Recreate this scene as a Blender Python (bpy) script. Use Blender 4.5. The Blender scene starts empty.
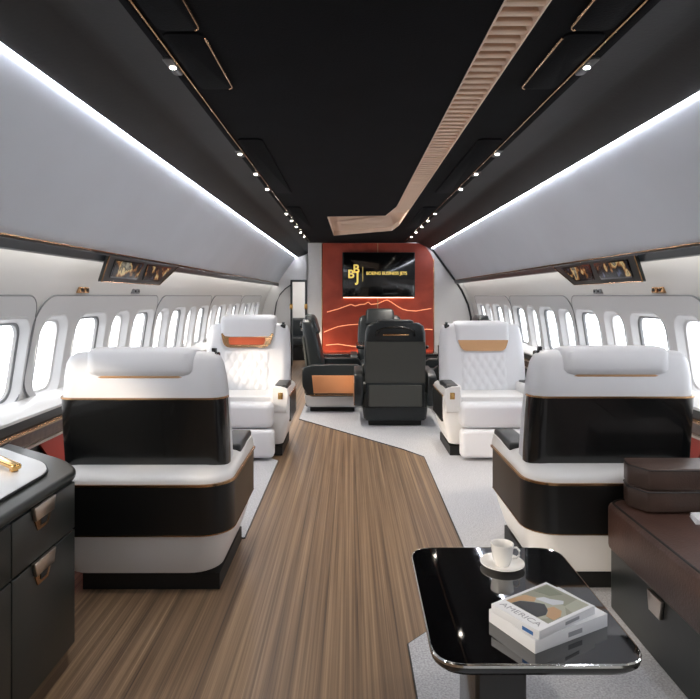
import bpy, bmesh, math
from mathutils import Vector, Matrix
PI = math.pi
C = bpy.context.scene.collection
CX = -0.122                      # camera offset from the cabin's centre line
CAM = Vector((CX, 0, 1.33))

# ------------------------------------------------------------------ materials
def new_mat(name):
    m = bpy.data.materials.new(name); m.use_nodes = True
    nt = m.node_tree; b = nt.nodes['Principled BSDF']
    return m, nt, b
def srgb(r, g, b):
    f = lambda c: (c/255/12.92) if c/255 <= 0.04045 else ((c/255+0.055)/1.055)**2.4
    return (f(r), f(g), f(b), 1)
def mat(name, col, rough=.5, metal=0, bump=0, bscale=200, var=0, vscale=6, coat=0, spec=.5):
    m, nt, b = new_mat(name)
    b.inputs['Base Color'].default_value = col
    b.inputs['Roughness'].default_value = rough
    b.inputs['Metallic'].default_value = metal
    b.inputs['Specular IOR Level'].default_value = spec
    if coat:
        b.inputs['Coat Weight'].default_value = coat
        b.inputs['Coat Roughness'].default_value = .04
    if bump or var:
        tc = nt.nodes.new('ShaderNodeTexCoord')
    if bump:
        n = nt.nodes.new('ShaderNodeTexNoise'); n.inputs['Scale'].default_value = bscale
        n.inputs['Detail'].default_value = 4
        nt.links.new(tc.outputs['Object'], n.inputs['Vector'])
        bp = nt.nodes.new('ShaderNodeBump'); bp.inputs['Strength'].default_value = bump
        bp.inputs['Distance'].default_value = .004
        nt.links.new(n.outputs['Fac'], bp.inputs['Height'])
        nt.links.new(bp.outputs['Normal'], b.inputs['Normal'])
    if var:
        n = nt.nodes.new('ShaderNodeTexNoise'); n.inputs['Scale'].default_value = vscale
        n.inputs['Detail'].default_value = 5
        nt.links.new(tc.outputs['Object'], n.inputs['Vector'])
        r = nt.nodes.new('ShaderNodeValToRGB')
        r.color_ramp.elements[0].position = .3; r.color_ramp.elements[1].position = .7
        r.color_ramp.elements[0].color = tuple(c*(1-var) for c in col[:3])+(1,)
        r.color_ramp.elements[1].color = tuple(min(1, c*(1+var)) for c in col[:3])+(1,)
        nt.links.new(n.outputs['Fac'], r.inputs['Fac'])
        nt.links.new(r.outputs['Color'], b.inputs['Base Color'])
    return m
def emit(name, col, s):
    m, nt, b = new_mat(name)
    b.inputs['Base Color'].default_value = col
    b.inputs['Emission Color'].default_value = col
    b.inputs['Emission Strength'].default_value = s
    return m

M = {}
M['white_leather'] = mat('white_leather', srgb(214, 216, 221), .42, bump=.12, bscale=260)
M['white_shell'] = mat('white_shell', srgb(224, 224, 224), .3, coat=.25)
M['wall_white'] = mat('wall_white', srgb(214, 213, 211), .5, bump=.03, bscale=90)
M['panel_white'] = mat('panel_white', srgb(202, 203, 204), .45)
M['bin_grey'] = mat('bin_grey', srgb(208, 214, 222), .55, var=.03, vscale=2)
M['reveal'] = mat('reveal', srgb(205, 205, 206), .45)
M['gasket'] = mat('gasket', srgb(120, 122, 124), .45)
M['suede'] = mat('suede', srgb(6, 7, 10), .9, bump=.25, bscale=120, var=.35, vscale=5, spec=.12)
M['cove_dark'] = mat('cove_dark', srgb(22, 23, 24), .6, bump=.15, bscale=60, var=.25, vscale=4, spec=.35)
M['black_gloss'] = mat('black_gloss', srgb(15, 16, 17), .24, coat=.3)
M['black_panel'] = mat('black_panel', srgb(17, 17, 17), .3, spec=.5)
M['black_soft'] = mat('black_soft', srgb(14, 14, 14), .55)
M['black_leather'] = mat('black_leather', srgb(26, 32, 35), .38, bump=.15, bscale=180)
M['pad'] = mat('pad', srgb(38, 40, 42), .4, bump=.12, bscale=220)
M['grey_leather'] = mat('grey_leather', srgb(76, 78, 75), .45, bump=.12, bscale=200)
M['green_black'] = mat('green_black', srgb(33, 37, 35), .34, bump=.03, bscale=40)
M['bronze'] = mat('bronze', srgb(190, 150, 110), .22, metal=1)
M['gold'] = mat('gold', srgb(212, 170, 105), .2, metal=1)
M['chrome'] = mat('chrome', srgb(215, 215, 213), .12, metal=1)
M['plate_metal'] = mat('plate_metal', srgb(200, 190, 180), .3, metal=1)
M['brown_leather'] = mat('brown_leather', srgb(72, 50, 42), .4, bump=.3, bscale=120, var=.22, vscale=9)
M['case_leather'] = mat('case_leather', srgb(70, 53, 45), .4, bump=.3, bscale=150, var=.2, vscale=9)
M['orange'] = mat('orange_leather', srgb(190, 84, 44), .5, bump=.1, bscale=200)
M['tan'] = mat('tan_trim', srgb(188, 146, 104), .4)
M['red_leather'] = mat('red_leather', srgb(176, 52, 34), .5, bump=.1)
M['copper_panel'] = mat('copper_panel', srgb(206, 146, 104), .38, metal=.35)
M['sill_dark'] = mat('sill_dark', srgb(40, 44, 46), .3)
M['walnut'] = mat('walnut', srgb(92, 74, 64), .35, var=.25, vscale=30)
M['porcelain'] = mat('porcelain', srgb(238, 236, 232), .18, coat=.4)
M['stone_tray'] = mat('stone_tray', srgb(205, 208, 211), .35, var=.03)
M['glass_black'] = mat('glass_black', srgb(5, 5, 6), .035, coat=1)
M['book_cover'] = mat('book_cover', srgb(206, 208, 212), .45)
M['book_pages'] = mat('book_pages', srgb(214, 214, 212), .8)
M['book_text'] = mat('book_text', srgb(138, 140, 146), .6)
M['book_blue'] = mat('book_blue', srgb(40, 92, 150), .5)
M['napkin'] = mat('napkin', srgb(225, 226, 228), .7)
M['screen_dark'] = mat('screen_dark', srgb(6, 7, 8), .12, coat=.5)
M['led'] = emit('led_cove', srgb(240, 243, 255), 55)
M['led_valance'] = emit('led_valance', srgb(255, 250, 242), 6.0)
M['lens'] = emit('spot_lens', srgb(255, 246, 232), 45)
M['vein'] = emit('vein_light', srgb(255, 168, 122), .75)
M['tv_led'] = emit('tv_backlight', srgb(255, 200, 165), 6)
M['uplight'] = emit('console_uplight', srgb(255, 205, 170), 7)
M['gold_logo'] = emit('logo_gold', srgb(226, 196, 100), .75)
M['trough_led'] = emit('trough_led', srgb(255, 222, 196), 1.5)
M['slat'] = mat('slat_bronze', srgb(230, 206, 186), .4, metal=.1)
M['sconce'] = emit('sconce_warm', srgb(255, 214, 178), 3)

# carpet
m, nt, b = new_mat('carpet_pile'); M['carpet'] = m
b.inputs['Roughness'].default_value = .95; b.inputs['Specular IOR Level'].default_value = .1
tc = nt.nodes.new('ShaderNodeTexCoord'); n = nt.nodes.new('ShaderNodeTexNoise')
n.inputs['Scale'].default_value = 140; n.inputs['Detail'].default_value = 6
nt.links.new(tc.outputs['Object'], n.inputs['Vector'])
r = nt.nodes.new('ShaderNodeValToRGB'); r.color_ramp.elements[0].position = .25; r.color_ramp.elements[1].position = .75
r.color_ramp.elements[0].color = srgb(150, 152, 157); r.color_ramp.elements[1].color = srgb(206, 207, 211)
nt.links.new(n.outputs['Fac'], r.inputs['Fac']); nt.links.new(r.outputs['Color'], b.inputs['Base Color'])
bp = nt.nodes.new('ShaderNodeBump'); bp.inputs['Strength'].default_value = .5; bp.inputs['Distance'].default_value = .005
nt.links.new(n.outputs['Fac'], bp.inputs['Height']); nt.links.new(bp.outputs['Normal'], b.inputs['Normal'])

# striped ebony floor, grain running along the cabin
m, nt, b = new_mat('striped_wood'); M['floor'] = m
tc = nt.nodes.new('ShaderNodeTexCoord')
def stripe(sx, sy, detail, rough):
    mp = nt.nodes.new('ShaderNodeMapping'); mp.inputs['Scale'].default_value = (sx, sy, 1)
    nt.links.new(tc.outputs['Object'], mp.inputs['Vector'])
    n = nt.nodes.new('ShaderNodeTexNoise'); n.inputs['Scale'].default_value = 1
    n.inputs['Detail'].default_value = detail; n.inputs['Roughness'].default_value = rough
    nt.links.new(mp.outputs['Vector'], n.inputs['Vector'])
    return n.outputs['Fac']
r1 = nt.nodes.new('ShaderNodeValToRGB'); e = r1.color_ramp
e.elements[0].position = .33; e.elements[0].color = srgb(68, 54, 44)
e.elements[1].position = .68; e.elements[1].color = srgb(164, 138, 110)
x = e.elements.new(.47); x.color = srgb(114, 93, 74)
x = e.elements.new(.56); x.color = srgb(138, 114, 90)
mx = nt.nodes.new('ShaderNodeMath'); mx.operation = 'MULTIPLY_ADD'
mx.inputs[1].default_value = .45
nt.links.new(stripe(120, .55, 3, .6), mx.inputs[0])
mb = nt.nodes.new('ShaderNodeMath'); mb.operation = 'MULTIPLY'; mb.inputs[1].default_value = .55
nt.links.new(stripe(30, .25, 3, .55), mb.inputs[0]); nt.links.new(mb.outputs[0], mx.inputs[2])
nt.links.new(mx.outputs[0], r1.inputs['Fac']); nt.links.new(r1.outputs['Color'], b.inputs['Base Color'])
b.inputs['Roughness'].default_value = .38; b.inputs['Specular IOR Level'].default_value = .4

# red stone
m, nt, b = new_mat('red_stone'); M['red_stone'] = m
tc = nt.nodes.new('ShaderNodeTexCoord'); n = nt.nodes.new('ShaderNodeTexNoise')
n.inputs['Scale'].default_value = 2.2; n.inputs['Detail'].default_value = 8; n.inputs['Distortion'].default_value = 1.2
nt.links.new(tc.outputs['Object'], n.inputs['Vector'])
r = nt.nodes.new('ShaderNodeValToRGB'); r.color_ramp.elements[0].position = .3; r.color_ramp.elements[1].position = .75
r.color_ramp.elements[0].color = srgb(152, 56, 38); r.color_ramp.elements[1].color = srgb(190, 80, 56)
nt.links.new(n.outputs['Fac'], r.inputs['Fac']); nt.links.new(r.outputs['Color'], b.inputs['Base Color'])
b.inputs['Roughness'].default_value = .35

# window pane
m, nt, b = new_mat('cabin_pane'); M['pane'] = m
nt.nodes.remove(b)
tr = nt.nodes.new('ShaderNodeBsdfTransparent'); gl = nt.nodes.new('ShaderNodeBsdfGlossy')
gl.inputs['Roughness'].default_value = .03
mix = nt.nodes.new('ShaderNodeMixShader'); lw = nt.nodes.new('ShaderNodeLayerWeight'); lw.inputs['Blend'].default_value = .5
fr = nt.nodes.new('ShaderNodeMath'); fr.operation = 'POWER'; fr.inputs[1].default_value = 5; nt.links.new(lw.outputs['Facing'], fr.inputs[0])
nt.links.new(fr.outputs[0], mix.inputs[0]); nt.links.new(tr.outputs[0], mix.inputs[1]); nt.links.new(gl.outputs[0], mix.inputs[2])
nt.links.new(mix.outputs[0], nt.nodes['Material Output'].inputs['Surface'])

# moving-map picture on the overhead screens
m, nt, b = new_mat('screen_picture'); M['screen_pic'] = m
tc = nt.nodes.new('ShaderNodeTexCoord')
v = nt.nodes.new('ShaderNodeTexNoise'); v.inputs['Scale'].default_value = 9; v.inputs['Detail'].default_value = 3
nt.links.new(tc.outputs['Object'], v.inputs['Vector'])
r = nt.nodes.new('ShaderNodeValToRGB'); e = r.color_ramp
e.elements[0].position = .3; e.elements[0].color = srgb(90, 100, 130)
e.elements[1].position = .8; e.elements[1].color = srgb(235, 228, 205)
for p_, c_ in ((.37, (30, 34, 44)), (.42, (10, 11, 13)), (.52, (22, 20, 18)), (.57, (150, 100, 50)), (.61, (222, 196, 140)), (.65, (60, 58, 50))):
    x = e.elements.new(p_); x.color = srgb(*c_)
nt.links.new(v.outputs['Fac'], r.inputs['Fac']); nt.links.new(r.outputs['Color'], b.inputs['Emission Color'])
b.inputs['Base Color'].default_value = (.01, .01, .01, 1); b.inputs['Emission Strength'].default_value = .7
b.inputs['Roughness'].default_value = .15

# cover picture of the upper book
m, nt, b = new_mat('cover_picture'); M['cover_pic'] = m
tc = nt.nodes.new('ShaderNodeTexCoord')
v = nt.nodes.new('ShaderNodeTexVoronoi'); v.inputs['Scale'].default_value = 11
nt.links.new(tc.outputs['Object'], v.inputs['Vector'])
r = nt.nodes.new('ShaderNodeValToRGB'); r.color_ramp.interpolation = 'CONSTANT'; e = r.color_ramp
e.elements[0].position = 0; e.elements[0].color = srgb(126, 128, 112)
e.elements[1].position = .35; e.elements[1].color = srgb(150, 152, 138)
nt.links.new(v.outputs['Color'], r.inputs['Fac']); nt.links.new(r.outputs['Color'], b.inputs['Base Color'])
b.inputs['Roughness'].default_value = .4
M['pic_black'] = mat('picture_black', srgb(24, 25, 28), .4)
M['pic_moss'] = mat('picture_moss', srgb(104, 110, 92), .4)
M['pic_tan'] = mat('picture_tan', srgb(166, 132, 94), .4)
M['pic_grey'] = mat('picture_grey', srgb(176, 180, 188), .4)

# ------------------------------------------------------------------ mesh helpers
def obj(name, bm, m, parent=None, smooth=True, loc=None, recalc=True):
    if recalc: bmesh.ops.recalc_face_normals(bm, faces=bm.faces)
    me = bpy.data.meshes.new(name); bm.to_mesh(me); bm.free()
    if m is not None: me.materials.append(m)
    if smooth:
        me.polygons.foreach_set('use_smooth', [True]*len(me.polygons))
        try: me.set_sharp_from_angle(angle=math.radians(38))
        except Exception: pass
    o = bpy.data.objects.new(name, me); C.objects.link(o)
    if parent is not None: o.parent = parent
    if loc is not None: o.location = loc
    return o
def thing(name, label, cat, loc=(0, 0, 0), rz=0, group=None):
    o = bpy.data.objects.new(name, None); C.objects.link(o); o.empty_display_size = .1
    o.location = loc; o.rotation_euler = (0, 0, rz)
    tag(o, label, cat, group); return o
def tag(o, label, cat, group=None):
    o['label'] = label; o['category'] = cat
    if group: o['group'] = group
    return o
def struct(name, bm, m, parent=None, **k):
    o = obj(name, bm, m, parent, **k)
    if parent is None: o['kind'] = 'structure'
    return o
def join(bm, verts_faces, mtx=None):
    vs, fs = verts_faces
    nv = [bm.verts.new(mtx @ Vector(v) if mtx else v) for v in vs]
    for f in fs:
        try: bm.faces.new([nv[i] for i in f])
        except ValueError: pass
def rbox(bm, lo, hi, r=.01, seg=3, mtx=None):
    t = bmesh.new(); bmesh.ops.create_cube(t, size=1)
    s = [hi[i]-lo[i] for i in range(3)]; c = [(hi[i]+lo[i])/2 for i in range(3)]
    for v in t.verts: v.co = Vector((v.co[i]*s[i]+c[i] for i in range(3)))
    r = min(r, min(s)*.49)
    if r > 0: bmesh.ops.bevel(t, geom=list(t.edges), offset=r, segments=seg, profile=.5, affect='EDGES')
    add_bm(bm, t, mtx)
def add_bm(bm, t, mtx=None):
    t.verts.index_update()
    vs = [v.co.copy() for v in t.verts]; fs = [[v.index for v in f.verts] for f in t.faces]
    t.free(); join(bm, (vs, fs), mtx)
def box(lo, hi, r=.01, seg=3):
    bm = bmesh.new(); rbox(bm, lo, hi, r, seg); return bm
def prism(bm, poly, z0, z1, r=0, seg=3, mtx=None, vert_r=0):
    t = bmesh.new()
    a = [t.verts.new((p[0], p[1], z0)) for p in poly]; b_ = [t.verts.new((p[0], p[1], z1)) for p in poly]
    n = len(poly)
    t.faces.new(a[::-1]); t.faces.new(b_)
    for i in range(n): t.faces.new((a[i], a[(i+1) % n], b_[(i+1) % n], b_[i]))
    bmesh.ops.recalc_face_normals(t, faces=t.faces)
    if vert_r:
        ed = [e for e in t.edges if abs(e.verts[0].co.z-e.verts[1].co.z) > 1e-5]
        bmesh.ops.bevel(t, geom=ed, offset=vert_r, segments=6, profile=.5, affect='EDGES')
    if r:
        ed = [e for e in t.edges if abs(e.verts[0].co.z-e.verts[1].co.z) < 1e-6]
        bmesh.ops.bevel(t, geom=ed, offset=r, segments=seg, profile=.5, affect='EDGES')
    add_bm(bm, t, mtx)
def loft(bm, rings, cap0=True, cap1=True, closed=True, mtx=None):
    if mtx: rings = [[mtx @ Vector(p) for p in q] for q in rings]
    R = [[bm.verts.new(p) for p in q] for q in rings]
    n = len(R[0])
    for k in range(len(R)-1):
        for i in range(n if closed else n-1):
            j = (i+1) % n
            bm.faces.new((R[k][i], R[k][j], R[k+1][j], R[k+1][i]))
    if cap0: bm.faces.new(R[0][::-1])
    if cap1: bm.faces.new(R[-1])
    return R
def rrect(w, h, r, k=6):
    """rounded rectangle points (2D, CCW), full width w and height h"""
    r = min(r, w/2-1e-4, h/2-1e-4); pts = []
    for cx, cy, a0 in ((w/2-r, h/2-r, 0), (-w/2+r, h/2-r, PI/2), (-w/2+r, -h/2+r, PI), (w/2-r, -h/2+r, 1.5*PI)):
        for i in range(k+1):
            a = a0+PI/2*i/k; pts.append((cx+r*math.cos(a), cy+r*math.sin(a)))
    return pts
def round_poly(poly, r, k=5):
    out = []; n = len(poly)
    for i in range(n):
        p = Vector(poly[i]); a = (Vector(poly[i-1])-p); b_ = (Vector(poly[(i+1) % n])-p)
        rr = r[i] if isinstance(r, (list, tuple)) else r
        d = min(rr, a.length*.45, b_.length*.45)
        a = p+a.normalized()*d; b_ = p+b_.normalized()*d
        for t in range(k+1):
            u = t/k; out.append(tuple(a*(1-u)**2+p*2*u*(1-u)+b_*u*u))
    return out
def tube(bm, pts, r, n=8, mtx=None, closed=False):
    pts = [Vector(p) for p in pts]
    if mtx: pts = [mtx @ p for p in pts]
    rings = []; up = Vector((0, 0, 1)); L = len(pts)
    for i, p in enumerate(pts):
        d = (pts[(i+1) % L]-pts[i-1]) if closed else (pts[min(i+1, L-1)]-pts[max(i-1, 0)])
        d.normalize()
        u = up if abs(d.dot(up)) < .95 else Vector((1, 0, 0))
        a = d.cross(u).normalized(); b_ = a.cross(d)
        rings.append([p+a*r*math.cos(2*PI*j/n)+b_*r*math.sin(2*PI*j/n) for j in range(n)])
    if closed: loft(bm, rings+[rings[0]], False, False)
    else: loft(bm, rings)
def lathe(bm, prof, n=40, mtx=None):
    rings = [[(r*math.cos(2*PI*j/n), r*math.sin(2*PI*j/n), z) for j in range(n)] for r, z in prof]
    loft(bm, rings, prof[0][0] > 1e-4, prof[-1][0] > 1e-4, mtx=mtx)
def sweep(bm, path, section, nrm, cap=True):
    """path: list of (x,y); nrm: inward 2D normals; section: list of (inset, z), closed loop"""
    rings = [[(p[0]+q[0]*d, p[1]+q[1]*d, z) for d, z in section] for p, q in zip(path, nrm)]
    loft(bm, rings, cap, cap)
def normals2(path, sign=1, closed=False):
    out = []; n = len(path)
    for i in range(n):
        a = path[i-1] if (closed or i) else path[0]
        b_ = path[(i+1) % n] if (closed or i < n-1) else path[-1]
        d = Vector((b_[0]-a[0], b_[1]-a[1])).normalized()
        out.append((-d.y*sign, d.x*sign))
    return out
def copy_tree(o, parent=None):
    c = o.copy(); C.objects.link(c)
    if parent is not None:
        c.parent = parent; c.matrix_parent_inverse = o.matrix_parent_inverse
    for ch in o.children: copy_tree(ch, c)
    return c
def text_mesh(name, body, size, m, parent, mtx, depth=.0008, xs=1.0, align='CENTER', bold=0):
    cu = bpy.data.curves.new(name+'_curve', 'FONT'); cu.body = body; cu.size = size; cu.extrude = depth
    cu.offset = bold; cu.align_x = align; cu.align_y = 'CENTER'
    t = bpy.data.objects.new(name+'_tmp', cu); C.objects.link(t)
    dg = bpy.context.evaluated_depsgraph_get()
    me = bpy.data.meshes.new_from_object(t.evaluated_get(dg))
    bpy.data.objects.remove(t); bpy.data.curves.remove(cu)
    me.name = name; me.transform(mtx @ Matrix.Diagonal((xs, 1, 1, 1)))
    me.materials.clear(); me.materials.append(m)
    o = bpy.data.objects.new(name, me); C.objects.link(o); o.parent = parent
    return o

# ------------------------------------------------------------------ room shell
Y0, YW, YB, YE = -1.6, 9.27, 11.5, 13.6    # rear wall, red wall, far bulkhead, end of the view
PROF = [(0, 1.62), (.3, 1.74), (.55, 1.795), (.8, 1.815), (1.0, 1.80), (1.2, 1.755), (1.4, 1.68), (1.62, 1.575)]
def wx(z):
    if z <= PROF[0][0]: return PROF[0][1]
    for i in range(len(PROF)-1):
        z0, x0 = PROF[i]; z1, x1 = PROF[i+1]
        if z <= z1:
            p0 = PROF[max(i-1, 0)]; p3 = PROF[min(i+2, len(PROF)-1)]
            t = (z-z0)/(z1-z0); h = z1-z0
            m0 = (x1-p0[1])/max(z1-p0[0], 1e-6)*h; m1 = (p3[1]-x0)/max(p3[0]-z0, 1e-6)*h
            return (2*t**3-3*t*t+1)*x0+(t**3-2*t*t+t)*m0+(-2*t**3+3*t*t)*x1+(t**3-t*t)*m1
    return PROF[-1][1]

bm = bmesh.new(); rbox(bm, (-1.9, Y0, -.06), (1.9, YE, 0), 0)
struct('floor', bm, M['floor'])

# windows: alternating narrow and wide openings
WZ = 1.0; WH = .375
def windows(side):
    out = []; ymax = 10.7 if side < 0 else 8.9
    k = -5
    while True:
        yn, yw = 3.32+.96*k, 3.80+.96*k
        if yn > ymax: break
        if yn > Y0+.4: out.append((yn, .24, 'narrow'))
        if Y0+.4 < yw < ymax: out.append((yw, .375, 'wide'))
        k += 1
    return out
PAN = {-1: [3.085+1.92*k for k in range(-2, 4)], 1: [3.085+1.92*k for k in range(-2, 3)]}
PW = 1.91
def sheet(outer, holes, side, off, zcuts, reveal=0):
    """flat (y,z) sheet with holes, bent on to the wall profile, inset by off towards the cabin"""
    bm = bmesh.new()
    def loop(pts):
        vs = [bm.verts.new((p[0], p[1], 0)) for p in pts]
        return [bm.edges.new((vs[i], vs[(i+1) % len(vs)])) for i in range(len(vs))]
    ed = loop(outer)
    for h in holes: ed += loop(h)
    bmesh.ops.triangle_fill(bm, use_beauty=True, use_dissolve=False, edges=ed)
    for z in zcuts:
        bmesh.ops.bisect_plane(bm, geom=list(bm.verts)+list(bm.edges)+list(bm.faces), plane_co=(0, z, 0), plane_no=(0, 1, 0))
    if reveal:
        be = [e for e in bm.edges if e.is_boundary]
        ex = bmesh.ops.extrude_edge_only(bm, edges=be)
        for v in [g for g in ex['geom'] if isinstance(g, bmesh.types.BMVert)]: v.co.z += reveal
    for v in bm.verts:
        y, z, d = v.co
        v.co = (side*(wx(z)-off+d), y, z)
    return bm
ZC = [.15*i for i in range(1, 11)]
for side, nm in ((-1, 'left'), (1, 'right')):
    yend = YE if side < 0 else YW
    W = windows(side)
    holes = [[(yc+p[0], WZ+p[1]) for p in rrect(w+.075, WH+.075, .1)] for yc, w, kd in W]
    o = struct('wall_'+nm, sheet([(Y0, 0), (yend, 0), (yend, 1.62), (Y0, 1.62)], holes, side, 0, ZC), M['wall_white'])
    for i, y0 in enumerate(PAN[side]):
        outer = [(y0+PW/2+p[0], 1.055+p[1]) for p in rrect(PW, .555, .13, 8)]
        hs = [h for h, wn in zip(holes, W) if y0 < wn[0] < y0+PW]
        struct('trim_%d' % (i+1 if side < 0 else i+21), sheet(outer, hs, side, .014, ZC, .016), M['panel_white'])
        bm = bmesh.new()
        tube(bm, [(side*(wx(p[1])-.012), p[0], p[1]) for p in outer], .0045, 6, closed=True)
        struct('trim_%d' % (i+11 if side < 0 else i+31), bm, M['gasket'])

def slope(z): return (wx(z+.01)-wx(z-.01))/.02
def make_window(w, kind, side, num):
    """frame funnel, gasket and pane, local origin at the opening's centre on the wall"""
    def ring(dw, dh, r, d):
        return [(side*(wx(WZ+p[1])-wx(WZ)+d), p[0], p[1]) for p in rrect(w+dw, WH+dh, r)]
    root = bpy.data.objects.new('window_%d' % num, None); C.objects.link(root); root['kind'] = 'structure'
    bm = bmesh.new()
    loft(bm, [ring(.088, .088, .103, -.014), ring(.082, .082, .1, -.018), ring(.062, .062, .095, -.016), ring(.035, .035, .09, .012), ring(.02, .02, .085, .028)], False, False)
    obj('window_frame', bm, M['reveal'], root)
    bm = bmesh.new()
    g = .03 if kind == 'wide' else .018
    loft(bm, [ring(.022, .022, .085, .022), ring(.0, .0, .08, .028), ring(-.004, -.004, .078, .045), ring(.03, .03, .09, .045)], False, False)
    obj('window_gasket', bm, M['gasket' if kind == 'wide' else 'reveal'], root)
    bm = bmesh.new()
    loft(bm, [ring(.0, .0, .08, .034), ring(.0, .0, .08, .040)], True, True)
    obj('pane', bm, M['pane'], root, smooth=False)
    return root
num = 0; protos = {}
for side in (-1, 1):
    for yc, w, kd in windows(side):
        num += 1
        key = (side, kd)
        if key not in protos:
            protos[key] = r_ = make_window(w, kd, side, num)
        else:
            r_ = copy_tree(protos[key]); r_.name = 'window_%d' % num
        r_.location = (side*wx(WZ), yc, WZ)

# upper side panels (grey), valance, coves
def strip_bm(prof, side, y0, y1, thick=0, n=1):
    bm = bmesh.new()
    rings = [[(side*x, y0+(y1-y0)*k/n, z) for x, z in prof] for k in range(n+1)]
    loft(bm, rings, bool(thick), bool(thick), closed=bool(thick)); return bm
BIN = [(1.150, 2.062), (1.18, 2.03), (1.25, 1.945), (1.33, 1.84), (1.41, 1.725), (1.48, 1.62), (1.505, 1.58)]
for side, nm in ((-1, 'left'), (1, 'right')):
    yend = YE if side < 0 else YW
    struct('wall_'+nm+'_upper', strip_bm(BIN+[(1.53, 1.575), (1.55, 1.62), (1.45, 1.80), (1.30, 2.02), (1.22, 2.12)], side, Y0, yend, 1), M['bin_grey'])
# ceiling: flat centre, dark shoulders
TROUGH = [(.307, Y0+.1), (.425, Y0+.1), (.445, 6.9), (.40, 7.5), (-.34, 8.1), (-.355, 6.2), (.24, 6.12), (.307, 5.5)]
bm = bmesh.new(); ed = []
for lp in ([(-.74, Y0), (.74, Y0), (.74, YE), (-.74, YE)], TROUGH):
    vv = [bm.verts.new((p[0], p[1], 2.15)) for p in lp]
    ed += [bm.edges.new((vv[i], vv[(i+1) % len(vv)])) for i in range(len(vv))]
bmesh.ops.triangle_fill(bm, use_beauty=True, use_dissolve=False, edges=ed)
rbox(bm, (-.76, Y0, 2.205), (.76, YE, 2.25), 0)
struct('ceiling', bm, M['suede'], smooth=False)
SH = [(.74, 2.15), (.90, 2.152), (.935, 2.148), (.955, 2.135), (1.0, 2.11), (1.07, 2.085), (1.137, 2.066), (1.137, 2.10), (1.22, 2.13), (1.22, 2.2), (.74, 2.2)]
for side, nm in ((-1, 'left'), (1, 'right')):
    struct('ceiling_shoulder_'+nm, strip_bm(SH, side, Y0, YE if side < 0 else YW, 1), M['cove_dark'])
struct('wall_rear', box((-1.9, Y0-.1, 0), (1.9, Y0, 2.2), 0), M['wall_white'])
struct('wall_far_end', box((-1.9, YE, 0), (1.9, YE+.1, 2.2), 0), M['wall_white'])

# forward monument carrying the red wall; its right top corner follows the cabin's curve
def wpt(px, py, Y=YW): return (CX+(px-350)*Y/600, 1.33-(py-296)*Y/600)
mono = [(-.771, 0), (1.92, 0), (1.92, 1.2), (1.85, 1.55), (1.6, 1.75), (1.25, 2.15), (-.771, 2.15)]
bm = bmesh.new(); mt = Matrix(((1, 0, 0, 0), (0, 0, 1, 0), (0, 1, 0, 0), (0, 0, 0, 1)))
prism(bm, mono, YW, 11.6, mtx=mt)
struct('wall_forward', bm, M['wall_white'])
red = round_poly([(-.545, .02), (1.165, .02), (1.165, 1.93), (1.0, 2.145), (-.545, 2.145)], [.005, .005, .12, .12, .005], 6)
rt = thing('feature_wall_panel', 'deep red stone feature wall panel with glowing veins behind the screen', 'wall panel', (0, YW, 0))
bm = bmesh.new(); prism(bm, red, -.03, 0, mtx=mt); obj('stone_slab', bm, M['red_stone'], rt)
bm = bmesh.new()
for x0 in (-.552, 1.168): rbox(bm, (x0-.007, -.034, .02), (x0+.007, 0, 2.14 if x0 < 0 else 1.9), .002)
obj('edge_trim', bm, M['bronze'], rt)
bm = bmesh.new(); rbox(bm, (.298, -.036, 1.99), (.312, -.028, 2.145), .001)
rbox(bm, (.298, -.036, 1.02), (.312, -.028, 1.31), .001)
obj('centre_inlay', bm, M['tan'], rt)
veins = [[(327, 312), (338, 309), (345, 306.5), (351, 304.3), (355, 306), (360, 304.5), (365, 304), (368, 302), (371, 304.5), (378, 303.5), (384, 300.8), (387, 300), (391, 302), (396, 305.5), (402, 309), (408, 310.5), (416, 311), (424, 309.5), (431, 308.5)],
         [(324, 332), (330, 329.5), (338, 326.5), (347, 325), (360, 324)],
         [(326, 345), (338, 344), (352, 346), (362, 347)],
         [(420, 331), (426, 329), (432, 329.5)]]
bm = bmesh.new()
for vv in veins:
    tube(bm, [(wpt(px, py)[0], -.03, wpt(px, py)[1]) for px, py in vv], .0065, 6)
obj('glowing_veins', bm, M['vein'], rt)
# portal arch trim on the monument's right side
bm = bmesh.new()
tube(bm, [(x_, YW-.012, z_) for x_, z_ in ((.95, 2.14), (1.06, 2.11), (1.17, 2.02), (1.28, 1.87), (1.40, 1.70), (1.50, 1.57), (1.60, 1.42), (1.70, 1.2), (1.745, 1.0), (1.745, .5))], .016, 8)
struct('trim_41', bm, M['sill_dark'])
# far left bulkhead and doorway
bulk = [(-1.62, 0), (-1.24, 0), (-1.24, 1.62), (-1.575, 1.62), (-1.68, 1.4), (-1.755, 1.2), (-1.80, 1.0), (-1.80, .6)]
bm = bmesh.new(); prism(bm, bulk, YB, YB+.06, mtx=mt); struct('wall_bulkhead', bm, M['wall_white'])
bm = bmesh.new()
rbox(bm, (-1.262, YB-.03, 0), (-1.225, YB+.09, 1.62), .005); rbox(bm, (-.985, YB-.03, 0), (-.945, YB+.09, 1.62), .005)
rbox(bm, (-1.262, YB-.03, 1.60), (-.945, YB+.09, 1.64), .005)
dr = struct('door_1', bm, M['sill_dark'])
bm = bmesh.new(); rbox(bm, (-.95, YB, 0), (-.76, YB+.06, 2.15), 0); rbox(bm, (-1.5, YB, 1.62), (-.76, YB+.06, 2.15), 0)
struct('wall_bulkhead_inner', bm, M['wall_white'])
bm = bmesh.new()
tube(bm, [(x_, YB-.02, z_) for x_, z_ in ((-1.56, .6), (-1.56, 1.0), (-1.53, 1.2), (-1.46, 1.36), (-1.36, 1.47), (-1.24, 1.55))], .012, 8)
struct('trim_42', bm, M['sill_dark'])
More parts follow.
